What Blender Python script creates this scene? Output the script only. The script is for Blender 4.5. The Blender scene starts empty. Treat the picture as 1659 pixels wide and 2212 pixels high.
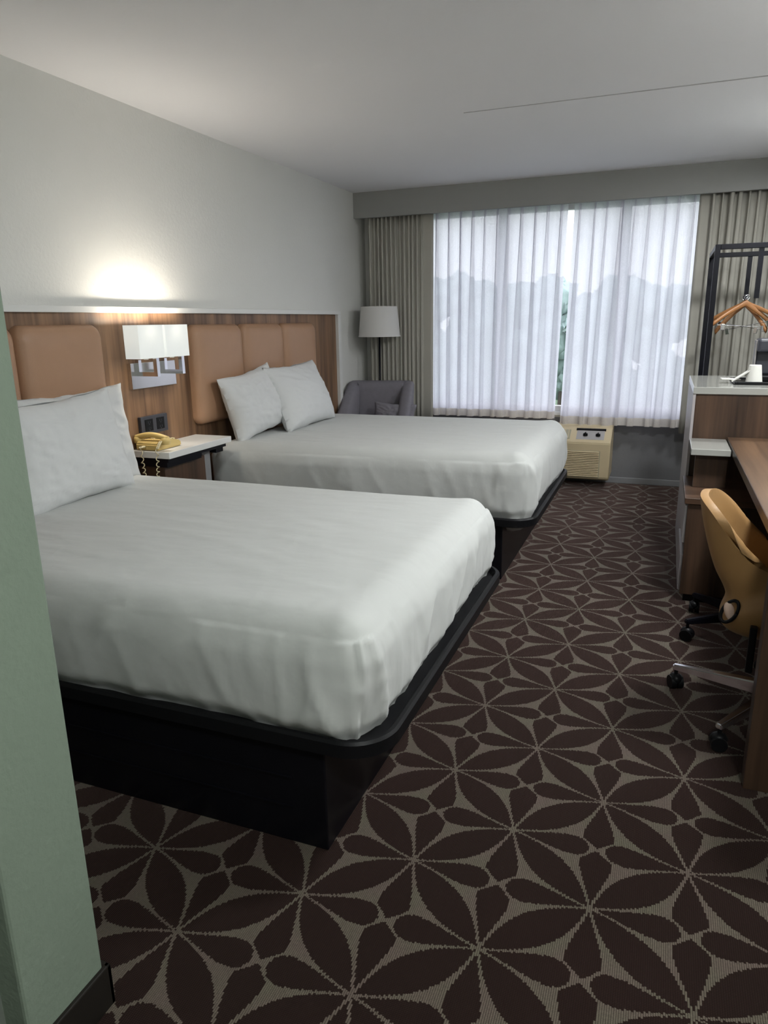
import bpy, bmesh, math, random
from mathutils import Vector, Matrix, noise
PI = math.pi
random.seed(4)
C = bpy.context.scene.collection
S = bpy.context.scene

# ------------------------------------------------------------------ camera, world, exposure
W, H, F = 1659.0, 2212.0, 1530.0
cd = bpy.data.cameras.new('camera'); cam = bpy.data.objects.new('camera', cd); C.objects.link(cam); S.camera = cam
cd.sensor_fit = 'VERTICAL'; cd.sensor_height = 24.0; cd.lens = F / H * 24.0; cd.clip_start = 0.02; cd.clip_end = 500
def _n(v): return Vector(v).normalized()
_Y = _n((1443 - W / 2, 685 - H / 2, F)); _Z = _n((925 - W / 2, 6766 - H / 2, F)); _Z = -(_Z - _Y * _Z.dot(_Y)).normalized()
_X = _Y.cross(_Z)
# rows: world axes in camera coordinates (x right, y down, z forward) -> Blender camera looks along -z, y up
cx = Vector((_X.x, _Y.x, _Z.x)); cy = -Vector((_X.y, _Y.y, _Z.y)); cz = -Vector((_X.z, _Y.z, _Z.z))
M = Matrix((cx, cy, cz)).transposed().to_4x4(); M.translation = Vector((0, 0, 1.373))
cam.matrix_world = M
S.view_settings.view_transform = 'Standard'; S.view_settings.look = 'None'
S.view_settings.gamma = 1.0; S.view_settings.exposure = 0.0
S.view_settings.use_curve_mapping = False
SKY = 3.3; SCONCE = 11.5; DESK_FILL = 47.0; ENTRY_FILL = 37.0; CLOSET_FILL = 25.0; HX, HY = 0.60, 2.85

wd = bpy.data.worlds.new('overcast_sky'); S.world = wd; wd.use_nodes = True
nt = wd.node_tree; nt.nodes.clear()
o_ = nt.nodes.new('ShaderNodeOutputWorld'); b_ = nt.nodes.new('ShaderNodeBackground'); nt.links.new(b_.outputs[0], o_.inputs[0])
tc = nt.nodes.new('ShaderNodeTexCoord'); sp = nt.nodes.new('ShaderNodeSeparateXYZ'); rm = nt.nodes.new('ShaderNodeValToRGB')
nt.links.new(tc.outputs['Generated'], sp.inputs[0])
mr = nt.nodes.new('ShaderNodeMapRange'); mr.inputs[1].default_value = -0.3; mr.inputs[2].default_value = 1.0
nt.links.new(sp.outputs[2], mr.inputs[0]); nt.links.new(mr.outputs[0], rm.inputs[0]); nt.links.new(rm.outputs[0], b_.inputs[0])
rm.color_ramp.elements[0].position = 0.2; rm.color_ramp.elements[0].color = (0.93, 0.95, 1.0, 1)
rm.color_ramp.elements[1].position = 1.0; rm.color_ramp.elements[1].color = (0.86, 0.90, 1.0, 1)
b_.inputs[1].default_value = SKY

def light(name, kind, loc, energy, color=(1, 1, 1), **k):
    d = bpy.data.lights.new(name, kind); d.energy = energy; d.color = color
    o = bpy.data.objects.new(name, d); C.objects.link(o); o.location = loc
    for a, b in k.items(): setattr(d, a, b)
    return o
# the window opening as a light portal (sampling aid for the sky, gives off nothing itself)
pl = light('window_portal', 'AREA', (-0.86, 6.33, 1.43), 1.0, shape='RECTANGLE', size=2.4, size_y=1.68)
pl.rotation_euler = (-PI / 2, 0, 0); pl.data.cycles.is_portal = True

# ------------------------------------------------------------------ materials
MATS = {}
class NT:
    def __init__(s, name):
        s.m = bpy.data.materials.new(name); s.m.use_nodes = True; s.t = s.m.node_tree
        s.p = s.t.nodes['Principled BSDF']; s.out = s.t.nodes['Material Output']
    def n(s, typ, **k):
        x = s.t.nodes.new(typ)
        for a, b in k.items(): setattr(x, a, b)
        return x
    def l(s, a, b): s.t.links.new(a, b)
    def val(s, sock, v):
        if isinstance(v, (int, float)): sock.default_value = v
        else: s.l(v, sock)
    def math(s, op, a, b=None, c=None):
        x = s.n('ShaderNodeMath', operation=op); s.val(x.inputs[0], a)
        if b is not None: s.val(x.inputs[1], b)
        if c is not None: s.val(x.inputs[2], c)
        return x.outputs[0]
    def mix(s, f, a, b):
        x = s.n('ShaderNodeMix', data_type='RGBA'); s.val(x.inputs[0], f)
        for sock, v in ((x.inputs[6], a), (x.inputs[7], b)):
            if isinstance(v, tuple): sock.default_value = (*v, 1)
            else: s.l(v, sock)
        return x.outputs[2]
    def noise(s, scale, detail=2, vec=None, rough=0.5, sc=None):
        x = s.n('ShaderNodeTexNoise'); x.inputs['Scale'].default_value = scale; x.inputs['Detail'].default_value = detail
        x.inputs['Roughness'].default_value = rough
        if vec is None:
            vec = s.n('ShaderNodeTexCoord').outputs['Object']
        if sc:
            mp = s.n('ShaderNodeMapping'); mp.inputs['Scale'].default_value = sc; s.l(vec, mp.inputs[0]); vec = mp.outputs[0]
        s.l(vec, x.inputs['Vector']); return x.outputs['Fac']
    def bump(s, h, strength=0.3, dist=0.01):
        x = s.n('ShaderNodeBump'); x.inputs['Strength'].default_value = strength; x.inputs['Distance'].default_value = dist
        s.l(h, x.inputs['Height']); s.l(x.outputs[0], s.p.inputs['Normal'])
    def set(s, col=None, rough=None, metal=None, spec=None, **k):
        if col is not None:
            if isinstance(col, tuple): s.p.inputs['Base Color'].default_value = (*col, 1)
            else: s.l(col, s.p.inputs['Base Color'])
        if rough is not None: s.val(s.p.inputs['Roughness'], rough)
        if metal is not None: s.p.inputs['Metallic'].default_value = metal
        if spec is not None: s.p.inputs['Specular IOR Level'].default_value = spec
        return s
def plain(name, col, rough=0.5, metal=0, spec=0.5, var=0.06, scale=14, bump=0, bscale=80):
    t = NT(name)
    f = t.noise(scale, 3)
    a = tuple(c * (1 - var) for c in col); b = tuple(min(1, c * (1 + var)) for c in col)
    t.set(t.mix(f, a, b), rough, metal, spec)
    if bump: t.bump(t.noise(bscale, 3), bump, 0.004)
    MATS[name] = t.m; return t.m

plain('wall_paint', (0.70, 0.70, 0.67), 0.6, spec=0.35, var=0.02, scale=3, bump=0.35, bscale=70)
plain('wall_paint_green_lit', (0.178, 0.220, 0.172), 0.75, spec=0.2, var=0.03, scale=3, bump=0.35, bscale=70)  # greenish lamp light on the greige wall, put into the paint colour
plain('wall_paint_backlit', (0.29, 0.29, 0.28), 0.7, spec=0.2, var=0.02, scale=4, bump=0.1)  # wall paint darkened: the valance's backlit shade is in the colour
plain('wall_paint_shaded', (0.17, 0.17, 0.175), 0.5, var=0.03, scale=3, bump=0.2, bscale=70)  # same wall paint with the shade below the window mixed in
plain('ceiling_paint', (0.77, 0.77, 0.785), 0.9, spec=0.1, var=0.025, scale=1.3, bump=0.15, bscale=40)
plain('seam_paint', (0.42, 0.42, 0.42), 0.9)
plain('door_paint', (0.16, 0.18, 0.155), 0.6)
plain('base_rubber', (0.013, 0.011, 0.009), 0.5, spec=.25)
plain('grey_rubber', (0.23, 0.23, 0.235), 0.4)
plain('black_wood', (0.004, 0.004, 0.006), 0.33, spec=0.28, var=0.2)
plain('black_metal', (0.004, 0.004, 0.007), 0.35, spec=0.16)
plain('black_plastic', (0.006, 0.006, 0.007), 0.42, spec=0.18)
plain('white_laminate', (0.72, 0.72, 0.70), 0.35, var=0.02)
plain('quartz_shaded', (0.33, 0.33, 0.305), 0.12, spec=0.5, var=0.03, scale=60)  # white stone tops, darkened in colour for the dimmer right side
plain('laminate_shaded', (0.36, 0.335, 0.34), 0.4, var=0.02)  # white laminate; its dim mauve daylight is painted into the colour
plain('chrome', (0.75, 0.75, 0.78), 0.14, metal=1)
plain('brushed_nickel', (0.62, 0.61, 0.6), 0.18, metal=1)
plain('tan_leather', (0.37, 0.215, 0.13), 0.42, spec=0.4, var=0.05, bump=0.12, bscale=260)
plain('chair_leather', (0.32, 0.18, 0.07), 0.45, spec=0.4, var=0.06, bump=0.1, bscale=260)
plain('chair_leather_pale', (0.62, 0.45, 0.36), 0.5)
plain('grey_fabric', (0.20, 0.19, 0.215), 0.95, spec=0.1, var=0.1, scale=30, bump=0.3, bscale=300)
plain('beige_plastic', (0.56, 0.46, 0.29), 0.45, var=0.04)
plain('beige_vent', (0.36, 0.33, 0.23), 0.5)
plain('panel_silver', (0.36, 0.34, 0.33), 0.4)
plain('phone_plastic', (0.62, 0.46, 0.17), 0.42, var=0.04)
plain('cord_plastic', (0.62, 0.55, 0.36), 0.5)
plain('slate_plastic', (0.035, 0.037, 0.048), 0.45)
plain('light_wood', (0.31, 0.135, 0.045), 0.42, var=0.15, scale=20)
plain('paper', (0.72, 0.71, 0.66), 0.7, var=0.02)
plain('bark', (0.08, 0.06, 0.04), 0.9)
plain('leaves_hazy', (0.36, 0.46, 0.44), 0.8, var=0.5, scale=1.5)  # paled: distance haze is mixed into the leaf colour
plain('grass', (0.06, 0.11, 0.05), 0.9, var=0.4, scale=0.3)

def wood(name, dark, lite, axis='z', rough=0.42, sc=1.0, spec=0.4):
    t = NT(name)
    big = {'z': (9, 9, 0.5), 'y': (9, 0.5, 9), 'x': (0.5, 9, 9)}[axis]
    fin = {'z': (60, 60, 1.6), 'y': (60, 1.6, 60), 'x': (1.6, 60, 60)}[axis]
    a = t.noise(sc, 4, sc=big, rough=0.6); b = t.noise(sc, 3, sc=fin)
    w = t.math('MULTIPLY_ADD', a, 3.4, -1.2); w = t.math('ADD', t.math('MULTIPLY', w, 0.75), t.math('MULTIPLY_ADD', b, 0.9, -0.3))
    x = t.n('ShaderNodeClamp'); t.l(w, x.inputs[0])
    t.set(t.mix(x.outputs[0], dark, lite), rough, spec=spec)
    t.bump(b, 0.06, 0.002); MATS[name] = t.m
wood('walnut', (0.05, 0.025, 0.014), (0.29, 0.165, 0.09))
wood('walnut_shaded', (0.020, 0.011, 0.007), (0.085, 0.047, 0.028))  # shaded copy of the walnut, shade painted into the tones
wood('walnut_desk', (0.030, 0.016, 0.009), (0.155, 0.088, 0.048), 'y', rough=0.3)
wood('walnut_bench', (0.035, 0.019, 0.012), (0.12, 0.068, 0.042), 'x', rough=0.3)

# white bedding: fine weave and creases
def cloth(name, col, wr=0.35):
    t = NT(name)
    f = t.noise(2.2, 3); t.set(t.mix(f, tuple(c * .97 for c in col), col), 0.9, spec=0.12)
    h = t.math('ADD', t.math('MULTIPLY', t.noise(3.2, 3, sc=(1, 2.0, 1.3), rough=.5), 1.0), t.math('MULTIPLY', t.noise(22, 2), 0.12))
    c1 = t.math('POWER', t.math('SUBTRACT', 1.0, t.math('MINIMUM', t.math('MULTIPLY', t.math('ABSOLUTE', t.math('SUBTRACT', t.noise(2.3, 1, sc=(1, 1.9, 1.4)), 0.5)), 5.0), 1.0)), 1.6)
    c2 = t.math('POWER', t.math('SUBTRACT', 1.0, t.math('MINIMUM', t.math('MULTIPLY', t.math('ABSOLUTE', t.math('SUBTRACT', t.noise(4.6, 1, sc=(1.5, 1, .8)), 0.47)), 5.0), 1.0)), 1.6)
    h = t.math('ADD', h, t.math('ADD', t.math('MULTIPLY', c1, 0.10), t.math('MULTIPLY', c2, 0.06)))
    t.bump(h, wr, 0.03); t.p.inputs['Sheen Weight'].default_value = 0.12
    MATS[name] = t.m
cloth('white_sheet', (0.55, 0.56, 0.545), 0.38)
cloth('pillow_linen', (0.62, 0.63, 0.63), 0.34)

def fabric_through(name, col, transp, transl, grid=0):
    t = NT(name)
    tr = t.n('ShaderNodeBsdfTransparent'); tl = t.n('ShaderNodeBsdfTranslucent'); df = t.n('ShaderNodeBsdfDiffuse')
    for x in (tl, df): x.inputs[0].default_value = (*col, 1)
    tr.inputs[0].default_value = (1, 1, 1, 1)
    m1 = t.n('ShaderNodeMixShader'); m1.inputs[0].default_value = transl
    t.l(df.outputs[0], m1.inputs[1]); t.l(tl.outputs[0], m1.inputs[2])
    m2 = t.n('ShaderNodeMixShader')
    if transp:
        f = t.noise(160, 2); t.val(m2.inputs[0], t.math('MULTIPLY_ADD', f, 0.25, transp - 0.125))
    else: m2.inputs[0].default_value = 0
    t.l(m1.outputs[0], m2.inputs[1]); t.l(tr.outputs[0], m2.inputs[2]); t.l(m2.outputs[0], t.out.inputs[0])
    MATS[name] = t.m
fabric_through('sheer_voile', (0.74, 0.73, 0.80), 0.09, 0.68)
fabric_through('sheer_hem', (0.74, 0.69, 0.62), 0.05, 0.42)
fabric_through('drape_cloth', (0.45, 0.435, 0.385), 0.0, 0.10)
fabric_through('lamp_linen', (0.80, 0.79, 0.77), 0.0, 0.25)

def glass():
    t = NT('window_glass')
    g = t.n('ShaderNodeBsdfGlossy'); g.inputs['Roughness'].default_value = 0.03
    tr = t.n('ShaderNodeBsdfTransparent'); tr.inputs[0].default_value = (0.97, 0.98, 0.98, 1)
    m = t.n('ShaderNodeMixShader'); m.inputs[0].default_value = 0.05
    t.l(tr.outputs[0], m.inputs[1]); t.l(g.outputs[0], m.inputs[2]); t.l(m.outputs[0], t.out.inputs[0]); MATS['window_glass'] = t.m
glass()
def glow(name, col, strength, base=(0.85, 0.85, 0.82)):
    t = NT(name); t.set(base, 0.6)
    t.p.inputs['Emission Color'].default_value = (*col, 1); t.p.inputs['Emission Strength'].default_value = strength; MATS[name] = t.m
glow('bulb_glow', (1, 0.86, 0.66), 9.0)
glow('shade_glow', (0.95, 1.0, 0.97), 0.48, (0.5, 0.5, 0.48))
t_ = MATS['shade_glow'].node_tree; ad = t_.nodes.new('ShaderNodeAddShader'); tl_ = t_.nodes.new('ShaderNodeBsdfTranslucent')
tl_.inputs[0].default_value = (0.0058, 0.0058, 0.0055, 1)
t_.links.new(t_.nodes['Principled BSDF'].outputs[0], ad.inputs[0]); t_.links.new(tl_.outputs[0], ad.inputs[1]); t_.links.new(ad.outputs[0], t_.nodes['Material Output'].inputs[0])
glow('fill_diffuser', (0.9, 1.0, 0.9), 2.0)  # glowing face of the added fill lamps

def carpet():
    t = NT('flower_carpet')
    pos = t.n('ShaderNodeNewGeometry').outputs['Position']
    sp = t.n('ShaderNodeSeparateXYZ'); t.l(pos, sp.inputs[0]); X, Y = sp.outputs[0], sp.outputs[1]
    rib = 0.0047; row = 0.0040
    Xi = t.math('FLOOR', t.math('DIVIDE', X, rib)); Yi = t.math('FLOOR', t.math('ADD', t.math('DIVIDE', Y, row), t.math('MULTIPLY', t.math('MODULO', Xi, 2.0), 0.5)))
    Xq = t.math('MULTIPLY', t.math('ADD', Xi, 0.5), rib); Yq = t.math('MULTIPLY', Yi, row)
    y0 = t.math('SUBTRACT', Yq, 1.270)
    x0 = t.math('ADD', t.math('ADD', Xq, 0.287), t.math('MULTIPLY', y0, 0.003))
    u = t.math('DIVIDE', x0, 0.4490); v = t.math('DIVIDE', t.math('ADD', y0, t.math('MULTIPLY', x0, 0.012)), 0.4136)
    a = t.math('ADD', u, v); b = t.math('SUBTRACT', u, v)
    fa = t.math('ABSOLUTE', t.math('SUBTRACT', a, t.math('ROUND', a))); fb = t.math('ABSOLUTE', t.math('SUBTRACT', b, t.math('ROUND', b)))
    # lens petals along the lattice edges
    def lens(p, q):
        w = t.math('MULTIPLY', t.math('MULTIPLY', p, t.math('SUBTRACT', 1.0, p)), 4.0)
        w = t.math('MULTIPLY', t.math('POWER', w, 1.12), 0.163)
        return t.math('SUBTRACT', w, q)
    L = t.math('MAXIMUM', lens(fa, fb), lens(fb, fa))
    # drop petals towards the cell centre
    da = t.math('SUBTRACT', a, t.math('ROUND', a)); db = t.math('SUBTRACT', b, t.math('ROUND', b))
    hor = t.math('GREATER_THAN', t.math('MULTIPLY', da, db), 0.0)
    tt = t.math('MULTIPLY', t.math('MULTIPLY', t.math('ADD', fa, fb), 0.70711), t.math('MULTIPLY_ADD', hor, 1 / .64 - 1 / .69, 1 / .69)); ss = t.math('MULTIPLY', t.math('ABSOLUTE', t.math('SUBTRACT', fa, fb)), 0.70711)
    q = t.math('SUBTRACT', 1.0, t.math('MINIMUM', t.math('POWER', tt, 4.0), 1.0))
    w = t.math('MULTIPLY', t.math('MULTIPLY', t.math('POWER', tt, 1.12), t.math('POWER', q, 0.5)), 0.226)
    D = t.math('MINIMUM', t.math('SUBTRACT', w, ss), t.math('SUBTRACT', 0.5, t.math('MAXIMUM', fa, fb)))
    m = t.math('MAXIMUM', L, D)
    mask = t.math('GREATER_THAN', m, 0.0095)
    # yarn-to-yarn and patchy colour drift
    f1 = t.noise(1.4, 2, vec=pos); f2 = t.noise(170, 1, vec=pos)
    petal = t.mix(f1, (0.0130, 0.0094, 0.0072), (0.0215, 0.0100, 0.0090))
    line = t.mix(t.math('MULTIPLY_ADD', t.noise(9, 1, vec=pos), 2.2, -0.6), (0.138, 0.104, 0.088), (0.128, 0.117, 0.084))
    col = t.mix(mask, line, petal)
    fx = t.math('FRACT', t.math('DIVIDE', X, rib)); gap = t.math('ABSOLUTE', t.math('SUBTRACT', fx, 0.5))
    gy = t.math('ABSOLUTE', t.math('SUBTRACT', t.math('FRACT', t.math('DIVIDE', Y, row)), 0.5))
    hgt = t.math('SUBTRACT', 1.0, t.math('ADD', t.math('POWER', t.math('MULTIPLY', gap, 2.0), 4.0), t.math('MULTIPLY', t.math('POWER', t.math('MULTIPLY', gy, 2.0), 4.0), 0.35)))
    gm = t.math('GREATER_THAN', gap, 0.34)
    col = t.mix(t.math('MULTIPLY', gm, 0.6), col, (0.007, 0.005, 0.004))
    col = t.mix(t.math('MULTIPLY', f2, 0.5), col, (0.010, 0.0065, 0.0055))
    t.set(col, 0.9, spec=0.05); t.p.inputs['Specular Tint'].default_value = (1, .74, .68, 1); t.p.inputs['Sheen Weight'].default_value = 1.0; t.p.inputs['Sheen Roughness'].default_value = 0.33; t.l(t.mix(mask, (1, .90, .82), (.64, .44, .40)), t.p.inputs['Sheen Tint'])
    t.bump(hgt, 0.35, 0.003); MATS['flower_carpet'] = t.m
carpet()

# ------------------------------------------------------------------ helpers
def BM(): return bmesh.new()
def box(bm, x0, x1, y0, y1, z0, z1, bev=0.0, seg=2):
    r = bmesh.ops.create_cube(bm, size=1.0); vs = r['verts']
    for v in vs:
        v.co = Vector(((x0 + x1) / 2 + v.co.x * (x1 - x0), (y0 + y1) / 2 + v.co.y * (y1 - y0), (z0 + z1) / 2 + v.co.z * (z1 - z0)))
    if bev > 0:
        es = list({e for v in vs for e in v.link_edges})
        bmesh.ops.bevel(bm, geom=es, offset=bev, segments=seg, profile=0.5, affect='EDGES')
    return bm
def bbox(*a, **k): return box(BM(), *a, **k)
def lathe(bm, prof, n=28, cx=0, cy=0, caps=True):
    rings = []
    for r, z in prof:
        rings.append([bm.verts.new((cx + r * math.cos(2 * PI * i / n), cy + r * math.sin(2 * PI * i / n), z)) for i in range(n)])
    for a, b in zip(rings, rings[1:]):
        for i in range(n): bm.faces.new((a[i], a[(i + 1) % n], b[(i + 1) % n], b[i]))
    if caps:
        if prof[0][0] > 1e-5: bm.faces.new(rings[0][::-1])
        if prof[-1][0] > 1e-5: bm.faces.new(rings[-1])
    return bm
def tube(bm, pts, r, n=10, r2=None):
    pts = [Vector(p) for p in pts]; rings = []; N = len(pts)
    t0 = (pts[1] - pts[0]).normalized(); up = Vector((0, 0, 1)) if abs(t0.z) < 0.9 else Vector((1, 0, 0))
    nrm = t0.cross(up).normalized()
    for i, p in enumerate(pts):
        t = (pts[min(i + 1, N - 1)] - pts[max(i - 1, 0)]).normalized()
        nrm = (nrm - t * nrm.dot(t)).normalized(); bn = t.cross(nrm)
        rr = r if r2 is None else r + (r2 - r) * i / (N - 1)
        rings.append([bm.verts.new(p + (nrm * math.cos(2 * PI * k / n) + bn * math.sin(2 * PI * k / n)) * rr) for k in range(n)])
    for a, b in zip(rings, rings[1:]):
        for i in range(n): bm.faces.new((a[i], a[(i + 1) % n], b[(i + 1) % n], b[i]))
    bm.faces.new(rings[0][::-1]); bm.faces.new(rings[-1]); return bm
def grid(bm, fn, nu, nv, closeu=False):
    vs = [[bm.verts.new(fn(i, j)) for j in range(nv)] for i in range(nu)]
    for i in range(nu if closeu else nu - 1):
        for j in range(nv - 1):
            a = vs[i][j]; b = vs[(i + 1) % nu][j]; c = vs[(i + 1) % nu][j + 1]; d = vs[i][j + 1]
            try: bm.faces.new((a, b, c, d))
            except ValueError: pass
    return vs
def obj(name, bm, mat, parent=None, smooth=False, local=False, fix=True):
    if fix: bmesh.ops.recalc_face_normals(bm, faces=bm.faces)
    me = bpy.data.meshes.new(name); o = bpy.data.objects.new(name, me); C.objects.link(o)
    if parent is not None:
        if not local:
            t = parent.location; q = parent.parent
            off = Vector(t)
            while q is not None: off = off + q.location; q = q.parent
            bmesh.ops.translate(bm, verts=bm.verts, vec=-off)
        o.parent = parent
    elif not local:
        xs = [v.co.x for v in bm.verts]; ys = [v.co.y for v in bm.verts]; z = min(v.co.z for v in bm.verts)
        p = Vector(((min(xs) + max(xs)) / 2, (min(ys) + max(ys)) / 2, z))
        bmesh.ops.translate(bm, verts=bm.verts, vec=-p); o.location = p
    bm.to_mesh(me); bm.free(); me.materials.append(MATS[mat])
    if smooth:
        for p in me.polygons: p.use_smooth = True
    return o
def autosmooth(o, ang=40):
    me = o.data
    for p in me.polygons: p.use_smooth = True
    me.set_sharp_from_angle(angle=math.radians(ang)); return o
def tag(o, label, cat, group=None):
    o['label'] = label; o['category'] = cat
    if group: o['group'] = group
    return o
def thing(name, label, cat, loc, group=None, rz=0):
    o = bpy.data.objects.new(name, None); o.empty_display_size = 0.1; C.objects.link(o); o.location = loc; o.rotation_euler = (0, 0, rz)
    return tag(o, label, cat, group)
def struct(name, bm, mat, parent=None, **k):
    o = obj(name, bm, mat, parent, **k)
    if parent is None: o['kind'] = 'structure'
    return o
def dup(root, loc, rz=None, label=None):
    r = root.copy(); C.objects.link(r); r.location = loc
    if rz is not None: r.rotation_euler = (0, 0, rz)
    if label: r['label'] = label
    for ch in list(root.children):
        c = ch.copy(); C.objects.link(c); c.parent = r
        for g in list(ch.children):
            d = g.copy(); C.objects.link(d); d.parent = c
    return r
def N3(x, y, z): return noise.noise(Vector((x, y, z)))
def ridge(v, p=2.0): return max(0.0, 1 - abs(v) * 2.2) ** p
def sm(a, b, x):
    t = max(0.0, min(1.0, (x - a) / (b - a))); return t * t * (3 - 2 * t)

# ------------------------------------------------------------------ the room
XL, XR, YW, CZ = -2.60, 0.95, 6.28, 2.44
struct('floor', bbox(XL - .1, XR + .1, -1.7, YW + .1, -0.10, 0.0), 'flower_carpet')
struct('ceiling', bbox(XL - .1, XR + .1, -1.7, YW + .12, CZ, CZ + .1), 'ceiling_paint')
struct('wall_left', bbox(XL - .1, XL, -1.7, YW + .12, 0, CZ), 'wall_paint')
struct('wall_right', bbox(XR, XR + .1, -1.7, YW + .12, 0, CZ), 'wall_paint')
struct('wall_back', bbox(XL, XR, -1.7, -1.6, 0, CZ), 'wall_paint')
WX0, WX1, WZ0, WZ1 = -2.05, 0.33, 0.60, 2.27
b = BM()
box(b, XL, XR, YW, YW + .12, 0.55, WZ0); box(b, XL, WX0, YW, YW + .12, WZ0, WZ1); box(b, WX1, XR, YW, YW + .12, WZ0, WZ1); box(b, XL, XR, YW, YW + .12, WZ1, CZ)
struct('wall_window', b, 'wall_paint')
struct('wall_under_window', bbox(XL, XR, YW - 0.001, YW + .12, 0, 0.55), 'wall_paint_shaded')
struct('wall_partition', bbox(XL, -0.98, 0.69, 0.872, 0, CZ, bev=0.006), 'wall_paint_green_lit')
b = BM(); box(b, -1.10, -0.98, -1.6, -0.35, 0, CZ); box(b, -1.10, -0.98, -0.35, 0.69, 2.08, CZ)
struct('wall_hallway', b, 'wall_paint_green_lit')
d1 = struct('door_1', bbox(-1.075, -1.035, -0.33, 0.69, 0.01, 2.07), 'door_paint')
b = BM(); tube(b, [(-1.035, -0.24, 1.0), (-0.99, -0.24, 1.0), (-0.985, -0.22, 1.0), (-0.985, -0.12, 1.0)], 0.009)
obj('door_handle', b, 'brushed_nickel', d1, smooth=True)
b = BM(); box(b, -0.982, -0.970, 0.69, 0.884, 0, 0.10, bev=0.003); box(b, -2.6, -0.970, 0.872, 0.884, 0, 0.10, bev=0.003)
struct('baseboard_partition', b, 'base_rubber')
b = BM(); box(b, XL, XR, YW - 0.014, YW, 0, 0.052, bev=0.004); struct('baseboard_window', b, 'grey_rubber')
struct('baseboard_right', bbox(XR - .012, XR, -1.6, YW, 0, 0.1), 'base_rubber')
struct('trim_1', bbox(XL, XR, 6.03, 6.07, 2.236, CZ), 'wall_paint_backlit')            # boxed valance over the window
b = BM()
random.seed(2)
nseg = 30; x0 = -1.10
for i in range(nseg):
    xa = x0 + (XR - x0) * i / nseg; xb = x0 + (XR - x0) * (i + 1) / nseg
    w = 0.002 + 0.004 * i / nseg
    box(b, xa, xb, 4.067 - w, 4.067 + w, CZ - 0.0025, CZ + .001)
struct('trim_2', b, 'seam_paint')                                                    # ceiling joint

# window: frame, mullions and three panes
w1 = bpy.data.objects.new('window_1', None); C.objects.link(w1); w1.location = ((WX0 + WX1) / 2, YW + .05, WZ0); w1['kind'] = 'structure'
b = BM(); fy0, fy1 = YW - .02, YW + .035
box(b, WX0, WX1, fy0, fy1, WZ0, WZ0 + .05); box(b, WX0, WX1, fy0, fy1, WZ1 - .05, WZ1)
box(b, WX0, WX0 + .05, fy0, fy1, WZ0 + .05, WZ1 - .05); box(b, WX1 - .05, WX1, fy0, fy1, WZ0 + .05, WZ1 - .05)
for mx in (-1.345, -0.365): box(b, mx - .036, mx + .036, fy0, fy1, WZ0 + .05, WZ1 - .05)
obj('window_frame', b, 'white_laminate', w1)
for xa, xb in ((WX0 + .05, -1.377), (-1.313, -0.397), (-0.333, WX1 - .05)):
    obj('window_pane', bbox(xa, xb, YW + .010, YW + .016, WZ0 + .05, WZ1 - .05), 'window_glass', w1)
struct('trim_3', bbox(WX0, WX1, YW - .045, YW - .0005, WZ0 - .03, WZ0, bev=.004), 'white_laminate')   # inner sill

# ------------------------------------------------------------------ outside
struct('ground_outside', bbox(-60, 60, 9, 120, -7.2, -7.0), 'grass')
def tree(x, y, h, r, label, seed):
    random.seed(seed); t = thing('tree', label, 'tree', (x, y, -7.0), 'trees beyond the window')
    b = BM(); tube(b, [(0, 0, 0), (0.1, 0, h * .3), (0, 0.1, h * .7)], 0.28, 8, 0.12); obj('trunk', b, 'bark', t, local=True)
    b = BM()
    for k in range(24):
        a = random.uniform(0, 2 * PI); q = r * random.uniform(.1, .75); z = h * random.uniform(.35, .9); s = r * random.uniform(.35, .6)
        m = bmesh.ops.create_icosphere(b, subdivisions=3, radius=s, matrix=Matrix.Translation((q * math.cos(a), q * math.sin(a), min(z, h - s))))
        for v in m['verts']:
            v.co += Vector(v.co).normalized() * 0 + Vector((N3(v.co.x * 2.2, v.co.y * 2.2, v.co.z * 2.2), N3(v.co.y * 2.2 + 9, v.co.z * 2.2, v.co.x * 2.2), N3(v.co.z * 2.2, v.co.x * 2.2 + 5, v.co.y * 2.2))) * s * .45
    obj('crown', b, 'leaves_hazy', t, local=True, smooth=True)
for i, (x, y, h, r) in enumerate(((-13.4, 40, 10.7, 2.1), (-12.6, 50, 11.5, 2.2), (-7.8, 40, 10.5, 2.1), (-6.5, 50, 11.5, 2.3), (-2.4, 40, 10.4, 2.1), (-0.3, 50, 11.2, 2.2), (3.2, 40, 10.3, 2.1))):
    tree(x, y, h, r, 'green leafy tree outside, blurred behind the sheer curtains and glass', 30 + i)

# ------------------------------------------------------------------ curtains
def pleated(xa, xb, n, ztop, zbot, yc, depth, wtop, wbot, seed, rows=14, lead=None, drift=0.0, skew=(0, 0)):
    """cloth hung in pinch pleats: flat spans joined by narrow loops that open out downwards"""
    random.seed(seed); jit = [random.uniform(-.18, .18) for _ in range(n + 1)]; dj = [random.uniform(.7, 1.25) for _ in range(n + 1)]; wj = [random.uniform(.6, 1.5) for _ in range(n + 1)]
    prof = [(-1.0, 0.0), (-.75, .35), (-.8, .8), (-.45, 1.0), (0, 1.06), (.45, 1.0), (.8, .8), (.75, .35), (1.0, 0.0)]
    per = (xb - xa) / n; R = []
    for k in range(rows):
        t = k / (rows - 1); z = ztop + (zbot - ztop) * t; row = []
        xs = xa + skew[0] * t; xe = xb + skew[1] * t; pr = (xe - xs) / n
        row.append((xs, yc, z))
        for i in range(n):
            c = xs + pr * (i + .5 + jit[i] * (.35 + .65 * t)) + drift * math.sin(i * 1.7 + 2.3 * t) * t
            w = (wtop + (wbot - wtop) * sm(0.0, .75, t)) * wj[i]; w = min(w, pr * .42)
            dd = depth * dj[i] * (1 - .25 * t)
            for (px, py) in prof: row.append((c + px * w, yc - py * dd + .004 * math.sin(3 * t + i), z))
        row.append((xe, yc, z)); R.append(row)
    return R
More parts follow.
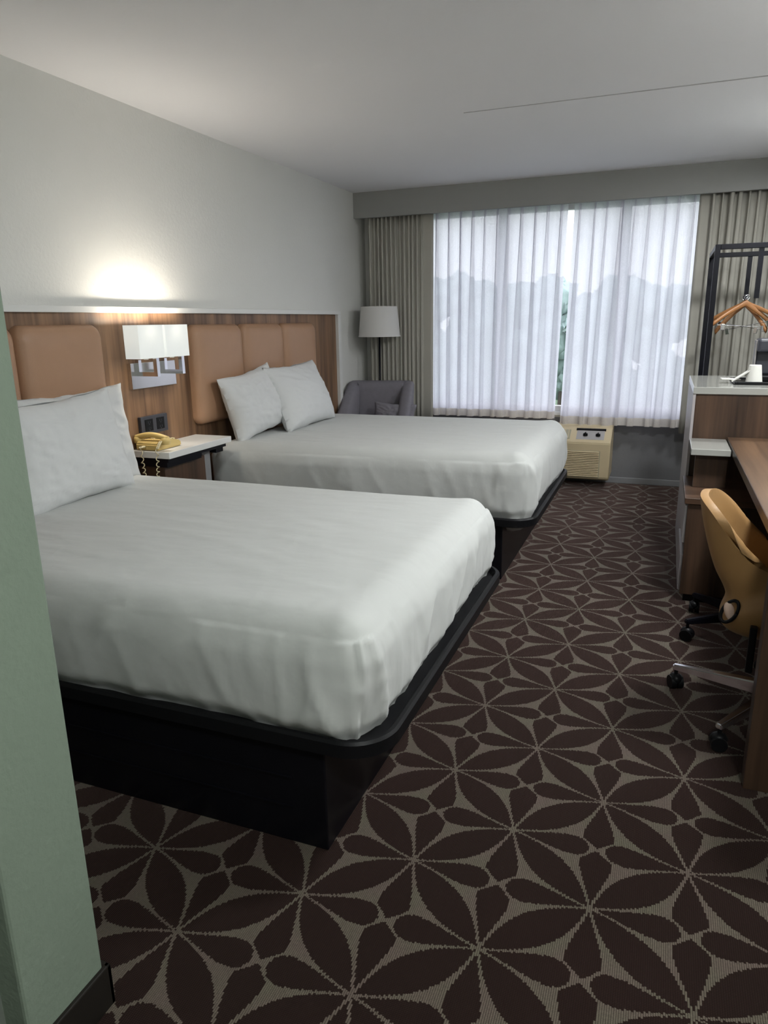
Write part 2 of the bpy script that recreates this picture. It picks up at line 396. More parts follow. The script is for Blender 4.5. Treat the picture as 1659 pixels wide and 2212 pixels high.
def cloth_rows(R, yoff=0.0, z0=None):
    b = BM(); grid(b, lambda i, j: (R[i][j][0], R[i][j][1] + yoff, R[i][j][2]), len(R), len(R[0])); return b
def curtain(name, label, R, mat, hem=None, thick=0.0, group=None):
    allx = [p[0] for p in R[0]]
    t = thing(name, label, 'curtain', ((min(allx) + max(allx)) / 2, R[0][0][1], R[-1][0][2]), group)
    o = obj('cloth', cloth_rows(R), mat, t, smooth=True, fix=False)
    if thick:
        m = o.modifiers.new('thickness', 'SOLIDIFY'); m.thickness = thick
    if hem:
        last, prev = R[-1], R[-2]; zb = last[0][2]; f = hem / (prev[0][2] - zb)
        up = [(a[0] + (p[0] - a[0]) * f, a[1] + (p[1] - a[1]) * f, zb + hem) for a, p in zip(last, prev)]
        h = obj('hem', cloth_rows([up, last], -0.0035), 'sheer_hem', t, smooth=True, fix=False)
    return t
SY = 6.15
R = pleated(-1.93, -0.80, 11, 2.30, 0.555, SY, .055, .008, .026, 5, skew=(0, -.035))
curtain('sheer_curtain', 'white sheer pleated curtain nearest the floor lamp and grey armchair', R, 'sheer_voile', hem=.062, group='sheer curtains')
R = pleated(-0.752, 0.17, 9, 2.30, 0.515, SY - .006, .055, .008, .028, 8, skew=(-.035, -.02))
curtain('sheer_curtain', 'white sheer pleated curtain hanging above the wall air conditioner', R, 'sheer_voile', hem=.066, group='sheer curtains')
# turned-back leading edge of the right sheer (a double layer)
R = pleated(-2.50, -1.985, 13, 2.30, 0.47, 6.115, .026, .008, .011, 11, rows=10)
for r in R: r[:0] = [(-2.515, YW - .004, r[0][2]), (-2.513, 6.19, r[0][2])]
for r in R: r += [(-1.965, 6.118, r[0][2]), (-1.93, 6.112, r[0][2]), (-1.905, 6.116, r[0][2])]
curtain('drape', 'beige lined drape gathered behind the white shaded floor lamp', R, 'drape_cloth', thick=.002, group='beige drapes')
R = pleated(0.215, 0.93, 12, 2.30, 0.47, 6.115, .045, .012, .020, 12, rows=10)
for r in R: r[:0] = [(0.15, 6.116, r[0][2]), (0.175, 6.110, r[0][2]), (0.20, 6.116, r[0][2])]
curtain('drape', 'beige lined drape hanging behind the black clothes rack', R, 'drape_cloth', thick=.002, group='beige drapes')
ct = obj('curtain_track', bbox(-2.55, 0.93, 6.09, 6.17, 2.298, 2.325), 'white_laminate')
tag(ct, 'white curtain track behind the boxed valance carrying drapes and sheers', 'curtain track')

# ------------------------------------------------------------------ wood wall panel, upholstered headboards
PX = -2.585
wp = thing('wall_panel', 'long walnut wall panel with a white edge behind both beds', 'wall panel', (PX, 3.25, 0))
obj('panel', bbox(XL, PX, 0.90, 5.56, 0.10, 1.437), 'walnut', wp)
obj('edge_trim', bbox(XL, PX + .028, 0.90, 5.615, 1.437, 1.466, bev=.002), 'white_laminate', wp)
obj('edge_trim', bbox(XL, PX + .028, 5.56, 5.615, 0.10, 1.437, bev=.002), 'white_laminate', wp)
def cushion_bm(y0, y1, z0, z1, x0, x1, r=.055):
    b = BM(); nu = 44; cyy = (y0 + y1) / 2; czz = (z0 + z1) / 2; hy = (y1 - y0) / 2; hz = (z1 - z0) / 2
    # rounded-rectangle rings stepping in towards a soft face
    steps = [(0, 0, r), (0.0, .40, r), (.006, .62, r), (.016, .80, r * .9), (.032, .93, r * .8), (.058, 1.0, r * .7), (.11, 1.04, r * .5)]
    rings = []
    for inset, d, rr in steps:
        ring = []
        for k in range(4):
            sx, sz = ((1, 1), (-1, 1), (-1, -1), (1, -1))[k]
            for q in range(nu // 4):
                a = PI / 2 * k + PI / 2 * q / (nu // 4 - 1)
                ring.append(b.verts.new((x0 + (x1 - x0) * d, cyy + sx * (hy - inset - rr) + rr * math.cos(a), czz + sz * (hz - inset - rr) + rr * math.sin(a))))
        rings.append(ring)
    n = len(rings[0])
    for A, B in zip(rings, rings[1:]):
        for i in range(n): b.faces.new((A[i], A[(i + 1) % n], B[(i + 1) % n], B[i]))
    b.faces.new(rings[-1]); b.faces.new(rings[0][::-1]); return b
for lab, ys, zs in (('tan leather headboard of three cushions above the bed nearest the camera', (1.262, 1.775, 2.287, 2.795), (0.80, 1.382)),
                    ('tan leather headboard of three cushions above the far bed, right of the wall lamp', (3.512, 4.040, 4.575, 5.090), (0.795, 1.374))):
    t = thing('headboard', lab, 'headboard', (PX, (ys[0] + ys[-1]) / 2, zs[0]), 'leather headboards')
    for ya, yb in zip(ys, ys[1:]):
        autosmooth(obj('cushion', cushion_bm(ya + .004, yb - .004, zs[0], zs[1], PX, PX + .066), 'tan_leather', t), 50)

# ------------------------------------------------------------------ beds
def rrect(x0, x1, y0, y1, r, n=10):
    P = []
    for k, (cx_, cy_) in enumerate(((x1 - r, y1 - r), (x0 + r, y1 - r), (x0 + r, y0 + r), (x1 - r, y0 + r))):
        for q in range(n + 1):
            a = PI / 2 * k + PI / 2 * q / n; P.append((cx_ + r * math.cos(a), cy_ + r * math.sin(a)))
    return P
def tray_bm(x0, x1, y0, y1, z0, z1, r, lip, wall):
    b = BM()
    def ring(ins, z, rr): return [b.verts.new((x, y, z)) for x, y in rrect(x0 + ins, x1 - ins, y0 + ins, y1 - ins, max(rr, .01))]
    c = .007
    rs = [ring(c * 2, z0, r - c * 2), ring(0, z0 + c, r), ring(0, z1 - c, r), ring(c, z1, r - c), ring(wall - c, z1, r - wall + c), ring(wall, z1 - c, r - wall), ring(wall + .006, z1 - lip, r - wall)]
    n = len(rs[0])
    for A, B in zip(rs, rs[1:]):
        for i in range(n): b.faces.new((A[i], A[(i + 1) % n], B[(i + 1) % n], B[i]))
    b.faces.new(rs[0][::-1]); b.faces.new(rs[-1]); return b
def sheet_bm(x0, x1, y0, y1, z0, z1, seed, rt=.105, skew=0.0):
    """mattress under a tucked white sheet: rounded block with folds"""
    b = BM(); nx, ny, nz = 130, 100, 34
    hx, hy, hz = (x1 - x0) / 2, (y1 - y0) / 2, (z1 - z0) / 2; cx_, cy_, cz_ = (x0 + x1) / 2, (y0 + y1) / 2, (z0 + z1) / 2
    cache = {}
    def place(i, j, k):
        key = (i, j, k)
        if key in cache: return cache[key]
        u, v, w = 2 * i / nx - 1, 2 * j / ny - 1, 2 * k / nz - 1
        p = Vector((u * hx, v * hy, w * hz)); r = rt; rb = .03
        rr = r if w > 0 else rb + (r - rb) * max(0, 1 + w)
        c = Vector((max(-hx + r, min(hx - r, p.x)), max(-hy + r, min(hy - r, p.y)), max(-hz + rr, min(hz - rr, p.z))))
        d = p - c
        nrm = d.normalized() if d.length > 1e-6 else Vector((0, 0, 1))
        if d.length > 1e-6: 
            m = max(abs(d.x) / r, abs(d.y) / r, abs(d.z) / rr); p = c + nrm * (m * r if m > .999 else d.length)
        q = p + Vector((cx_, cy_, cz_)); side = 1 - max(0.0, nrm.z); t01 = (p.z + hz) / (2 * hz)
        # soft belly on the sides, slight crown on top
        out = .014 * math.sin(PI * max(0, min(1, t01))) * side
        s = seed * 7.3
        if nrm.z > .5:   # top: long shallow creases running across the bed
            f = ridge(N3(q.x * 1.3 + s, q.y * 7.5 + q.x * 1.1, s), 2.2) * .5 + N3(q.x * 1.7, q.y * 3.2, s) * .55 + ridge(N3(q.x * 3.1 + s, q.y * 11 - q.x * 1.5, 3 + s), 2.5) * .3
            out += f * .0078 * sm(.05, .35, min(hx - abs(p.x), hy - abs(p.y)) + .08)
        else:            # sides: diagonal drag folds, tighter near the foot corner
            along = (q.x if abs(nrm.y) > abs(nrm.x) else q.y)
            cd_ = min(abs(q.x - x1) + 0.0, 9) if abs(nrm.y) > abs(nrm.x) else min(abs(q.y - y0), abs(q.y - y1))
            nc = math.exp(-cd_ / .22)
            f = ridge(N3(along * 3.4 - p.z * 2.6 + s, p.z * 1.6, s), 2.0) * .9 + ridge(N3(along * 7.0 + p.z * 2.0, p.z * 2.3, 4 + s), 2.0) * .5
            f += N3(along * 2.2, p.z * 4.0, 9 + s) * .8
            out += f * .0105 * side
            out += nc * .019 * ridge(N3(along * 15 + p.z * 3, p.z * 3.0, 2 + s), 2.2)
        # pinched peak at the two foot corners
        for yy in (y0, y1):
            dd = math.hypot(q.x - (x1 - .05), q.y - (yy + (.05 if yy == y0 else -.05)))
            out += .012 * math.exp(-(dd / .075) ** 2) * sm(.72, 1.0, t01)
        q = q + nrm * out
        # hem drawn under, a little wavy
        low = sm(.16, 0.0, t01)
        q.z += low * .010 * N3(q.x * 6, q.y * 6, s)
        if side > .5: q -= Vector((nrm.x, nrm.y, 0)) * low * .018
        if skew: q.y += skew * max(0.0, min(1.0, (q.x - x0) / (x1 - x0))) * max(0.0, (cy_ + hy * .2 - q.y) / (hy * 1.2))
        v_ = b.verts.new(q); cache[key] = v_; return v_
    def face(f, A, B_):
        for a in range(A):
            for c in range(B_): b.faces.new((f(a, c), f(a + 1, c), f(a + 1, c + 1), f(a, c + 1)))
    face(lambda a, c: place(a, c, nz), nx, ny)
    face(lambda a, c: place(a, 0, c), nx, nz); face(lambda a, c: place(a, ny, c), nx, nz)
    face(lambda a, c: place(0, a, c), ny, nz); face(lambda a, c: place(nx, a, c), ny, nz)
    face(lambda a, c: place(a, c, 0), nx, ny)
    return b
def bed(label, by0, by1, ry0, ry1, my0, my1, mz1, seed, rx=-.570, bx=-.738, mx1=-.625, skew=0.0):
    t = thing('bed', label, 'bed', (-1.6, (by0 + by1) / 2, 0), 'twin double beds')
    b = BM(); box(b, -2.50, bx, by0, by1, 0.0, 0.305, bev=.004)
    for z in (.11, .20): box(b, -2.3, bx - .10, by0 - .004, by0 + .01, z, z + .006)
    base = obj('base', b, 'black_wood', t)
    autosmooth(obj('platform', tray_bm(-2.53, rx, ry0, ry1, 0.302, 0.352, .13, .022, .024), 'black_plastic', t), 35)
    obj('mattress_sheet', sheet_bm(-2.52, mx1, my0, my1, 0.332, mz1, seed, skew=skew), 'white_sheet', t, smooth=True)
    return t
bed('white made bed nearest the camera on a black platform base', 1.435, 2.82, 1.415, 2.885, 1.450, 2.880, .652, 1)
bed('white made bed farther back, beside the window, on a black platform base', 3.626, 5.04, 3.60, 5.10, 3.550, 5.110, .688, 2, mx1=-.61, skew=.115)

def pillow_bm(a, h, th, seed):
    """a: half width, h: half height; lies in local XZ, thickness along Y"""
    b = BM(); n = 46
    def side(sg):
        def fn(i, j):
            u, v = 2 * i / (n - 1) - 1, 2 * j / (n - 1) - 1
            e = ((1 - abs(u) ** 2.6) * (1 - abs(v) ** 2.6)); e = max(0, e) ** .5
            px = a * u * (1 - .075 * (1 - v * v)) ; pz = h * v * (1 - .085 * (1 - u * u))
            # sag: fuller towards the bottom
            y = sg * th * e * (1 - .18 * v)
            edge = max(abs(u), abs(v))
            s = seed * 5.1 + sg
            wr = ridge(N3(u * 2.0 + s, v * 4.5 + u * 1.2, s), 2) * .5 + ridge(N3(u * 5 + v * 2 + s, v * 3.0, 2 + s), 2) * .35 + N3(u * 2.2, v * 2.2, s) * .5
            y += sg * wr * .0145 * (1 - edge ** 6)
            rad = math.hypot(u, v)
            cr = sm(.75, 1.3, rad)            # gathered corners
            y += sg * cr * .006 * math.sin(10 * math.atan2(v, u)) * (1 - edge ** 8)
            pz += .008 * N3(u * 3, v * 3, s + 3) * edge; px += .008 * N3(u * 3 + 7, v * 3, 3 + seed) * edge
            if edge >= .9999: y = .004 * N3(u * 4, v * 4, seed)
            return (px, y, pz)
        return fn
    A = grid(b, side(1), n, n); B_ = grid(b, side(-1), n, n)
    bmesh.ops.remove_doubles(b, verts=b.verts, dist=.0012)
    return b
def pillow(label, y, x, z, a, h, th, lean, seed, yaw=0, roll=0, group='bed pillows'):
    b = pillow_bm(a, h, th, seed)
    # local X -> world Y, local Y (thickness) -> +X, lean back towards the headboard
    R_ = Matrix.Rotation(yaw, 4, 'Z') @ Matrix.Rotation(-lean, 4, 'Y') @ Matrix.Rotation(roll, 4, 'X') @ Matrix.Rotation(PI / 2, 4, 'Z')
    bmesh.ops.transform(b, matrix=Matrix.Translation((x, y, z)) @ R_, verts=b.verts)
    return tag(obj('pillow', b, 'pillow_linen', smooth=True), label, 'pillow', group)
pillow('white pillow leaning against the headboard, behind the front pillow of the near bed', 2.50, -2.462, .862, .335, .235, .062, .12, 3, roll=.02)
pillow('large white pillow in front on the near bed, partly behind the green-tinted wall', 2.285, -2.340, .862, .345, .232, .076, .20, 4, roll=.03)
pillow('white pillow on the far bed, left of and partly behind another pillow', 3.915, -2.405, .893, .290, .205, .085, .24, 5, roll=.12, yaw=-.05)
pillow('plump white pillow on the far bed overlapping the pillow beside it', 4.415, -2.330, .893, .365, .228, .095, .38, 6, roll=.02)

# ------------------------------------------------------------------ nightstand and what stands on it
ns = thing('nightstand', 'nightstand with a white top between the two beds', 'nightstand', (-2.46, 3.22, 0))
obj('top', bbox(PX, -2.335, 2.95, 3.525, .705, .74, bev=.003), 'white_laminate', ns)
obj('frame', bbox(PX, -2.36, 2.97, 3.50, .683, .705), 'black_metal', ns)
obj('cabinet', bbox(PX, -2.40, 2.985, 3.34, .10, .655, bev=.002), 'walnut_shaded', ns)
obj('rail', bbox(PX, -2.37, 2.97, 3.27, .655, .683), 'black_metal', ns)
obj('bracket', bbox(PX, -2.375, 3.42, 3.49, .655, .683), 'black_metal', ns)
obj('side_panel', bbox(PX, -2.42, 3.345, 3.42, .0, .683), 'grey_rubber', ns)
obj('foot', bbox(PX + .02, -2.43, 3.0, 3.33, .0, .10), 'black_wood', ns)

tp = thing('telephone', 'yellow beige corded desk phone on the white nightstand top', 'telephone', (-2.47, 3.07, .74))
b = BM()
prof = [(2.962, .742), (2.962, .775), (2.985, .792), (3.10, .785), (3.16, .772), (3.165, .742)]   # wedge in y-z
L = [[b.verts.new((x, y, z)) for y, z in prof] for x in (-2.555, -2.415)]
n = len(prof)
for i in range(n): b.faces.new((L[0][i], L[0][(i + 1) % n], L[1][(i + 1) % n], L[1][i]))
b.faces.new(L[0][::-1]); b.faces.new(L[1])
bmesh.ops.bevel(b, geom=list(b.edges), offset=.006, segments=2, affect='EDGES')
body = autosmooth(obj('body', b, 'phone_plastic', tp), 40)
b = BM(); pts = []
for i in range(15):
    t = i / 14; pts.append((-2.575 + .20 * t, 2.995 + .005 * t, .801 + .018 * math.sin(PI * t)))
tube(b, pts, .015, 12)
for x, z in ((-2.562, .792), (-2.388, .792)): lathe(b, [(.0, z - .020), (.022, z - .018), (.026, z), (.020, z + .014), (0, z + .02)], 16, x, 2.997)
obj('handset', b, 'phone_plastic', tp, smooth=True)
for r in range(4):
    for c in range(3):
        y = 3.055 + .027 * r; x = -2.515 + .032 * c; z = .7895 - .1 * (y - 3.03) 
        k = obj('key', bbox(x - .010, x + .010, y - .008, y + .008, z - .004, z + .006, bev=.002), 'cord_plastic', body)
obj('message_lamp', bbox(-2.545, -2.53, 3.06, 3.09, .785, .797, bev=.003), 'chair_leather', body)
b = BM()
def coil(path_fn, turns, r, n):
    P = []
    for i in range(n):
        t = i / (n - 1); c = Vector(path_fn(t)); a = 2 * PI * turns * t; P.append(c + Vector((math.cos(a) * r, math.sin(a) * r * .8, math.sin(a) * r * .4)))
    return P
def drop(t):   # from the handset end, over the near edge, down and back up to the base
    if t < .12: s = t / .12; return (-2.395 - .0 * s, 2.965 - .03 * s, .792 - .03 * s)
    if t < .88:
        s = (t - .12) / .76; return (-2.395 - .105 * s, 2.933, .762 - .36 * math.sin(PI * s) ** .75)
    s = (t - .88) / .12; return (-2.50, 2.933 + .028 * s, .762 + .0 * s)
tube(b, coil(drop, 62, .0075, 760), .0026, 6)
obj('coil_cord', b, 'cord_plastic', tp, smooth=True)

# outlet plate on the panel
ol = thing('power_outlet', 'dark outlet plate on the wood panel above the phone', 'outlet', (-2.57, 3.14, .805))
obj('plate', bbox(PX, PX + .022, 3.033, 3.252, .806, .902, bev=.003), 'slate_plastic', ol)
for y in (3.09, 3.185):
    s = obj('socket', bbox(PX + .02, PX + .0245, y - .028, y + .036, .822, .886, bev=.002), 'black_plastic', ol)
    b = BM()
    for dz in (-.016, .016):
        for dy in (-.008, .008): box(b, PX + .0235, PX + .0255, y + .004 + dy - .0015, y + .004 + dy + .0015, .854 + dz - .006, .854 + dz + .006)
        box(b, PX + .0235, PX + .0255, y + .001, y + .007, .854 + dz - .013, .854 + dz - .008)
    obj('slots', b, 'slate_plastic', s)

# sconce: two square shades on one chrome plate
sc = thing('wall_lamp', 'lit double wall lamp with square white shades on a chrome plate', 'wall lamp', (PX, 3.17, 1.05))
bp = obj('back_plate', bbox(PX, PX + .024, 2.995, 3.36, 1.052, 1.185, bev=.002), 'brushed_nickel', sc)
for yc in (3.005, 3.215):
    y0, y1 = yc - .095, yc + .095
    b = BM(); xa, xb, z0, z1, th = -2.512, -2.422, 1.212, 1.376, .003
    Q = [(xa, y0), (xb, y0), (xb, y1), (xa, y1)]
    for p, q in zip(Q, Q[1:] + Q[:1]): b.faces.new([b.verts.new(v) for v in ((*p, z0), (*q, z0), (*q, z1), (*p, z1))])
    sh = obj('shade', b, 'shade_glow', sc)
    ya = yc + .045
    b = BM()
    box(b, PX + .02, -2.43, ya - .011, ya + .011, 1.118, 1.140); box(b, -2.452, -2.430, ya - .011, ya + .011, 1.140, 1.222)
    box(b, PX + .02, PX + .04, ya - .011, ya + .011, 1.140, 1.20)
    obj('arm', b, 'chrome', sc)
    b = BM(); lathe(b, [(.012, 1.205), (.014, 1.25), (.012, 1.255)], 14, -2.466, yc); obj('bulb_holder', b, 'white_laminate', sc, smooth=True)
    b = BM(); lathe(b, [(.010, 1.255), (.020, 1.275), (.027, 1.30), (.024, 1.325), (.012, 1.342), (0, 1.347)], 18, -2.466, yc); obj('bulb', b, 'bulb_glow', sc, smooth=True)
    l = light('sconce_light', 'POINT', (-2.463, yc, 1.335), SCONCE, (1, .91, .78), shadow_soft_size=.04)
    l.parent = None

# ------------------------------------------------------------------ added ceiling fill lamps, all out of view
hl = thing('fill_lamp', 'added round fill lamp over the desk, unseen above the view', 'ceiling light', (HX, HY, 2.375), 'added fill lamps')
b = BM(); lathe(b, [(.0, 2.375), (.10, 2.378), (.165, 2.39), (.18, 2.41)], 32, HX, HY); obj('diffuser', b, 'fill_diffuser', hl, smooth=True)
b = BM(); lathe(b, [(.185, 2.405), (.195, 2.42), (.195, 2.44)], 32, HX, HY); obj('rim', b, 'brushed_nickel', hl)
el = dup(hl, (.60, .12, 2.375), label='added round fill lamp in the entry, unseen above the viewpoint')
light('entry_fill', 'AREA', (.60, .12, 2.372), ENTRY_FILL, (.95, 1.0, .97), shape='DISK', size=.34)  # added fill from the entry, lifts the near bed side
dup(hl, (.74, 4.75, 2.375), label='added round fill lamp over the clothes rack, unseen right of the view')
light('closet_fill', 'AREA', (.74, 4.75, 2.372), CLOSET_FILL, (.96, .985, 1.0), shape='DISK', size=.34)  # added fill for the far floor and drapes
light('desk_fill', 'AREA', (HX, HY, 2.372), DESK_FILL, (.96, .985, 1.0), shape='DISK', size=.34)  # added fill over the desk, brightens the whole room

# ------------------------------------------------------------------ floor lamp and armchair in the corner
LX, LY = -2.345, 5.95
fl = thing('floor_lamp', 'floor lamp with a white tapered shade behind the grey armchair', 'floor lamp', (LX, LY, 0))
b = BM(); lathe(b, [(.0, .0), (.135, .0), (.14, .008), (.13, .02), (.02, .028), (0, .028)], 32, LX, LY); obj('base', b, 'black_metal', fl, smooth=True)
b = BM(); lathe(b, [(.009, .02), (.009, 1.42)], 12, LX, LY); obj('pole', b, 'black_metal', fl, smooth=True)
b = BM(); lathe(b, [(.184, 1.247), (.1845, 1.253), (.181, 1.256), (.159, 1.495), (.160, 1.499), (.157, 1.501), (.153, 1.495), (.176, 1.256), (.180, 1.248)], 48, LX, LY, caps=False)
bm_ = b; obj('shade', b, 'lamp_linen', fl, smooth=True)
b = BM()
for k in range(3):
    a = k * 2 * PI / 3; tube(b, [(LX, LY, 1.42), (LX + .157 * math.cos(a), LY + .157 * math.sin(a), 1.488)], .002, 6)
lathe(b, [(.014, 1.36), (.014, 1.43), (.006, 1.44)], 12, LX, LY); obj('shade_holder', b, 'black_metal', fl)

AX, AY = -2.245, 5.52
ac = thing('armchair', 'dark grey fabric armchair in the corner by the drape', 'armchair', (AX, AY, 0), rz=0.15)
b = BM()
nph = 46
def shell(i, j):   # U-shaped wrap of back and arms, local; opens towards -y
    s = i / (nph - 1) * 2 - 1                    # -1 left arm front ... 1 right arm front
    a = abs(s)
    if a < .42: x = s / .42 * .21; y = .34
    elif a < .62:
        q = (a - .42) / .20 * PI / 2; x = math.copysign(.21 + .055 * math.sin(q), s); y = .34 - .06 * (1 - math.cos(q))
    else: x = math.copysign(.265 + .04 * (a - .62) / .38, s); y = .28 - (a - .62) / .38 * .58
    top = .875 - .30 * sm(.58, .92, a)
    # cross-section, outside bottom -> over the top -> inside bottom
    th = .085; k = j / 11
    nx_, ny_ = (0, 1) if a < .42 else ((math.copysign(math.sin(q), s), math.cos(q)) if a < .62 else (math.copysign(1, s), 0))
    C_ = [(0, .16), (.01, .35), (.022, .55), (.03, top - .03 if top > .6 else .56), (.022, top - .008), (0, top), (-.02, top - .004), (-.05, top - .012), (-.072, top - .03), (-.085, top - .08), (-.07, .42), (-.06, .30)]
    off, z = C_[j]
    lean = .06 * max(0, z - .42) * (1 if a < .62 else max(0, 1 - (a - .62) / .2))
    return (x + nx_ * off, y + ny_ * off + lean, z)
grid(b, shell, nph, 12)
obj('back_and_arms', b, 'grey_fabric', ac, smooth=True, local=True)
obj('seat_base', bbox(-.25, .25, -.33, .32, .15, .30, bev=.02), 'grey_fabric', ac, local=True)
obj('seat_cushion', bbox(-.185, .185, -.35, .25, .30, .45, bev=.045, seg=4), 'grey_fabric', ac, local=True, smooth=True)
for sx in (-.23, .23):
    for sy in (-.31, .28):
        b = BM(); tube(b, [(sx, sy, .16), (sx * 1.06, sy * 1.06, 0)], .02, 10, .012); obj('leg', b, 'black_wood', ac, local=True)
b = pillow_bm(.185, .14, .055, 9)
bmesh.ops.transform(b, matrix=Matrix.Translation((-2.10, 5.62, .575)) @ Matrix.Rotation(.1, 4, 'Z') @ Matrix.Rotation(-.35, 4, 'X') @ Matrix.Rotation(.06, 4, 'Y'), verts=b.verts)
tag(obj('lumbar_pillow', b, 'grey_fabric', smooth=True), 'small grey lumbar pillow on the grey armchair seat', 'pillow')

# ------------------------------------------------------------------ air conditioner under the window
ax0, ax1, ay0, ay1, az0, az1 = -1.42, -0.350, 5.90, YW - .004, .092, .508
at = thing('air_conditioner', 'beige wall air conditioner under the window past the far bed', 'air conditioner', ((ax0 + ax1) / 2, 6.05, az0))
b = BM()
prof = [(ay0 + .02, az0), (ay0, az0 + .02), (ay0, .395), (ay0 + .012, .41), (6.055, .492), (6.085, az1), (ay1, az1), (ay1, az0)]
L = [[b.verts.new((x, y, z)) for y, z in prof] for x in (ax0, ax1)]; n = len(prof)
for i in range(n): b.faces.new((L[0][i], L[0][(i + 1) % n], L[1][(i + 1) % n], L[1][i]))
b.faces.new(L[0][::-1]); b.faces.new(L[1])
bmesh.ops.bevel(b, geom=list(b.edges), offset=.006, segments=2, affect='EDGES')
autosmooth(obj('housing', b, 'beige_plastic', at), 30)
def slope(y): return .41 + (y - (ay0 + .012)) / (6.055 - ay0 - .012) * (.492 - .41)
def slopeplate(x0, x1, ya, yb, h0, h1):
    b = BM(); v = [b.verts.new((x, y, slope(y) + h)) for h in (h0, h1) for x, y in ((x0, ya), (x1, ya), (x1, yb), (x0, yb))]
    for f in ((0, 3, 2, 1), (4, 5, 6, 7), (0, 1, 5, 4), (1, 2, 6, 5), (2, 3, 7, 6), (3, 0, 4, 7)): b.faces.new([v[i] for i in f])
    return b
cp = obj('control_panel', slopeplate(-.625, -.405, 5.93, 6.03, -.004, .002), 'panel_silver', at)
obj('panel_shadow_lip', slopeplate(-.632, -.398, 6.03, 6.042, -.004, .012), 'black_plastic', at)
for kx in (-.555, -.455):
    b = BM(); lathe(b, [(.019, slope(5.975) - .002), (.017, slope(5.975) + .018), (0, slope(5.975) + .020)], 18, kx, 5.975)
    box(b, kx - .004, kx + .004, 5.957, 5.993, slope(5.975) + .016, slope(5.975) + .027)
    obj('knob', b, 'black_plastic', cp)
b = BM()
vv = slopeplate(-1.36, -.675, 5.93, 6.035, -.004, .0015); obj('air_outlet', vv, 'beige_vent', at)
b = BM()
for i in range(22):
    x = -1.345 + .031 * i; q = slopeplate(x, x + .006, 5.932, 6.033, .001, .006)
    me = bpy.data.meshes.new('tmp'); q.to_mesh(me); q.free(); b.from_mesh(me); bpy.data.meshes.remove(me)
obj('outlet_fins', b, 'beige_plastic', at)
obj('grille_back', bbox(ax0 + .06, -.425, ay0 - .002, ay0 + .004, .115, .335), 'beige_vent', at)
b = BM()
for i in range(15):
    z = .122 + .0143 * i; x1_ = -.432
    v = [b.verts.new(p) for p in ((ax0 + .065, ay0 - .002, z + .009), (x1_, ay0 - .002, z + .009), (x1_, ay0 - .012, z), (ax0 + .065, ay0 - .012, z), (ax0 + .065, ay0 - .002, z - .001), (x1_, ay0 - .002, z - .001))]
    b.faces.new((v[0], v[1], v[2], v[3])); b.faces.new((v[3], v[2], v[5], v[4])); b.faces.new((v[0], v[3], v[4])); b.faces.new((v[1], v[5], v[2]))
obj('grille_slats', b, 'beige_plastic', at)

# ------------------------------------------------------------------ furniture along the right wall
DX = .345
dk = thing('desk', 'long walnut desk along the right wall', 'desk', (.65, 3.1, 0))
obj('desktop', bbox(DX, XR - .002, 2.06, 4.145, .712, .752, bev=.003), 'walnut_desk', dk)
obj('leg_panel', bbox(.322, XR - .002, 2.10, 2.155, 0, .712, bev=.002), 'walnut_shaded', dk)
obj('back_panel', bbox(XR - .03, XR - .004, 2.155, 4.145, .56, .712), 'walnut_shaded', dk)

tw = thing('storage_cabinet', 'tall walnut cabinet with a white top and white side, by the drape', 'cabinet', (.55, 4.55, 0))
obj('carcass', bbox(.172, XR - .002, 4.155, 4.965, 0.0, .975), 'walnut_shaded', tw)
obj('side_panel', bbox(.158, .172, 4.150, 4.98, 0.0, .975, bev=.001), 'laminate_shaded', tw)
obj('top', bbox(.158, XR - .002, 4.145, 4.985, .975, 1.012, bev=.003), 'quartz_shaded', tw)

bn = thing('luggage_bench', 'low walnut bench cabinet below the white shelf', 'bench', (.5, 3.87, 0))
obj('top', bbox(.146, XR - .004, 3.60, 4.14, .503, .532, bev=.002), 'walnut_bench', bn)
obj('carcass', bbox(.162, XR - .004, 3.612, 4.14, .04, .503), 'walnut_shaded', bn)
obj('plinth', bbox(.18, XR - .004, 3.63, 4.14, 0, .04), 'black_wood', bn)
for za, zb in ((.30, .49), (.055, .235)):
    dr = obj('drawer', bbox(.150, .162, 3.63, 4.12, za, zb, bev=.001), 'laminate_shaded', bn)
shf = thing('wall_shelf', 'short white shelf beside the far end of the desktop', 'shelf', (.25, 3.95, .69))
obj('slab', bbox(.160, .340, 3.79, 4.142, .708, .740, bev=.003), 'quartz_shaded', shf)
obj('support', bbox(.185, .335, 3.86, 3.885, .534, .708), 'walnut_shaded', shf)

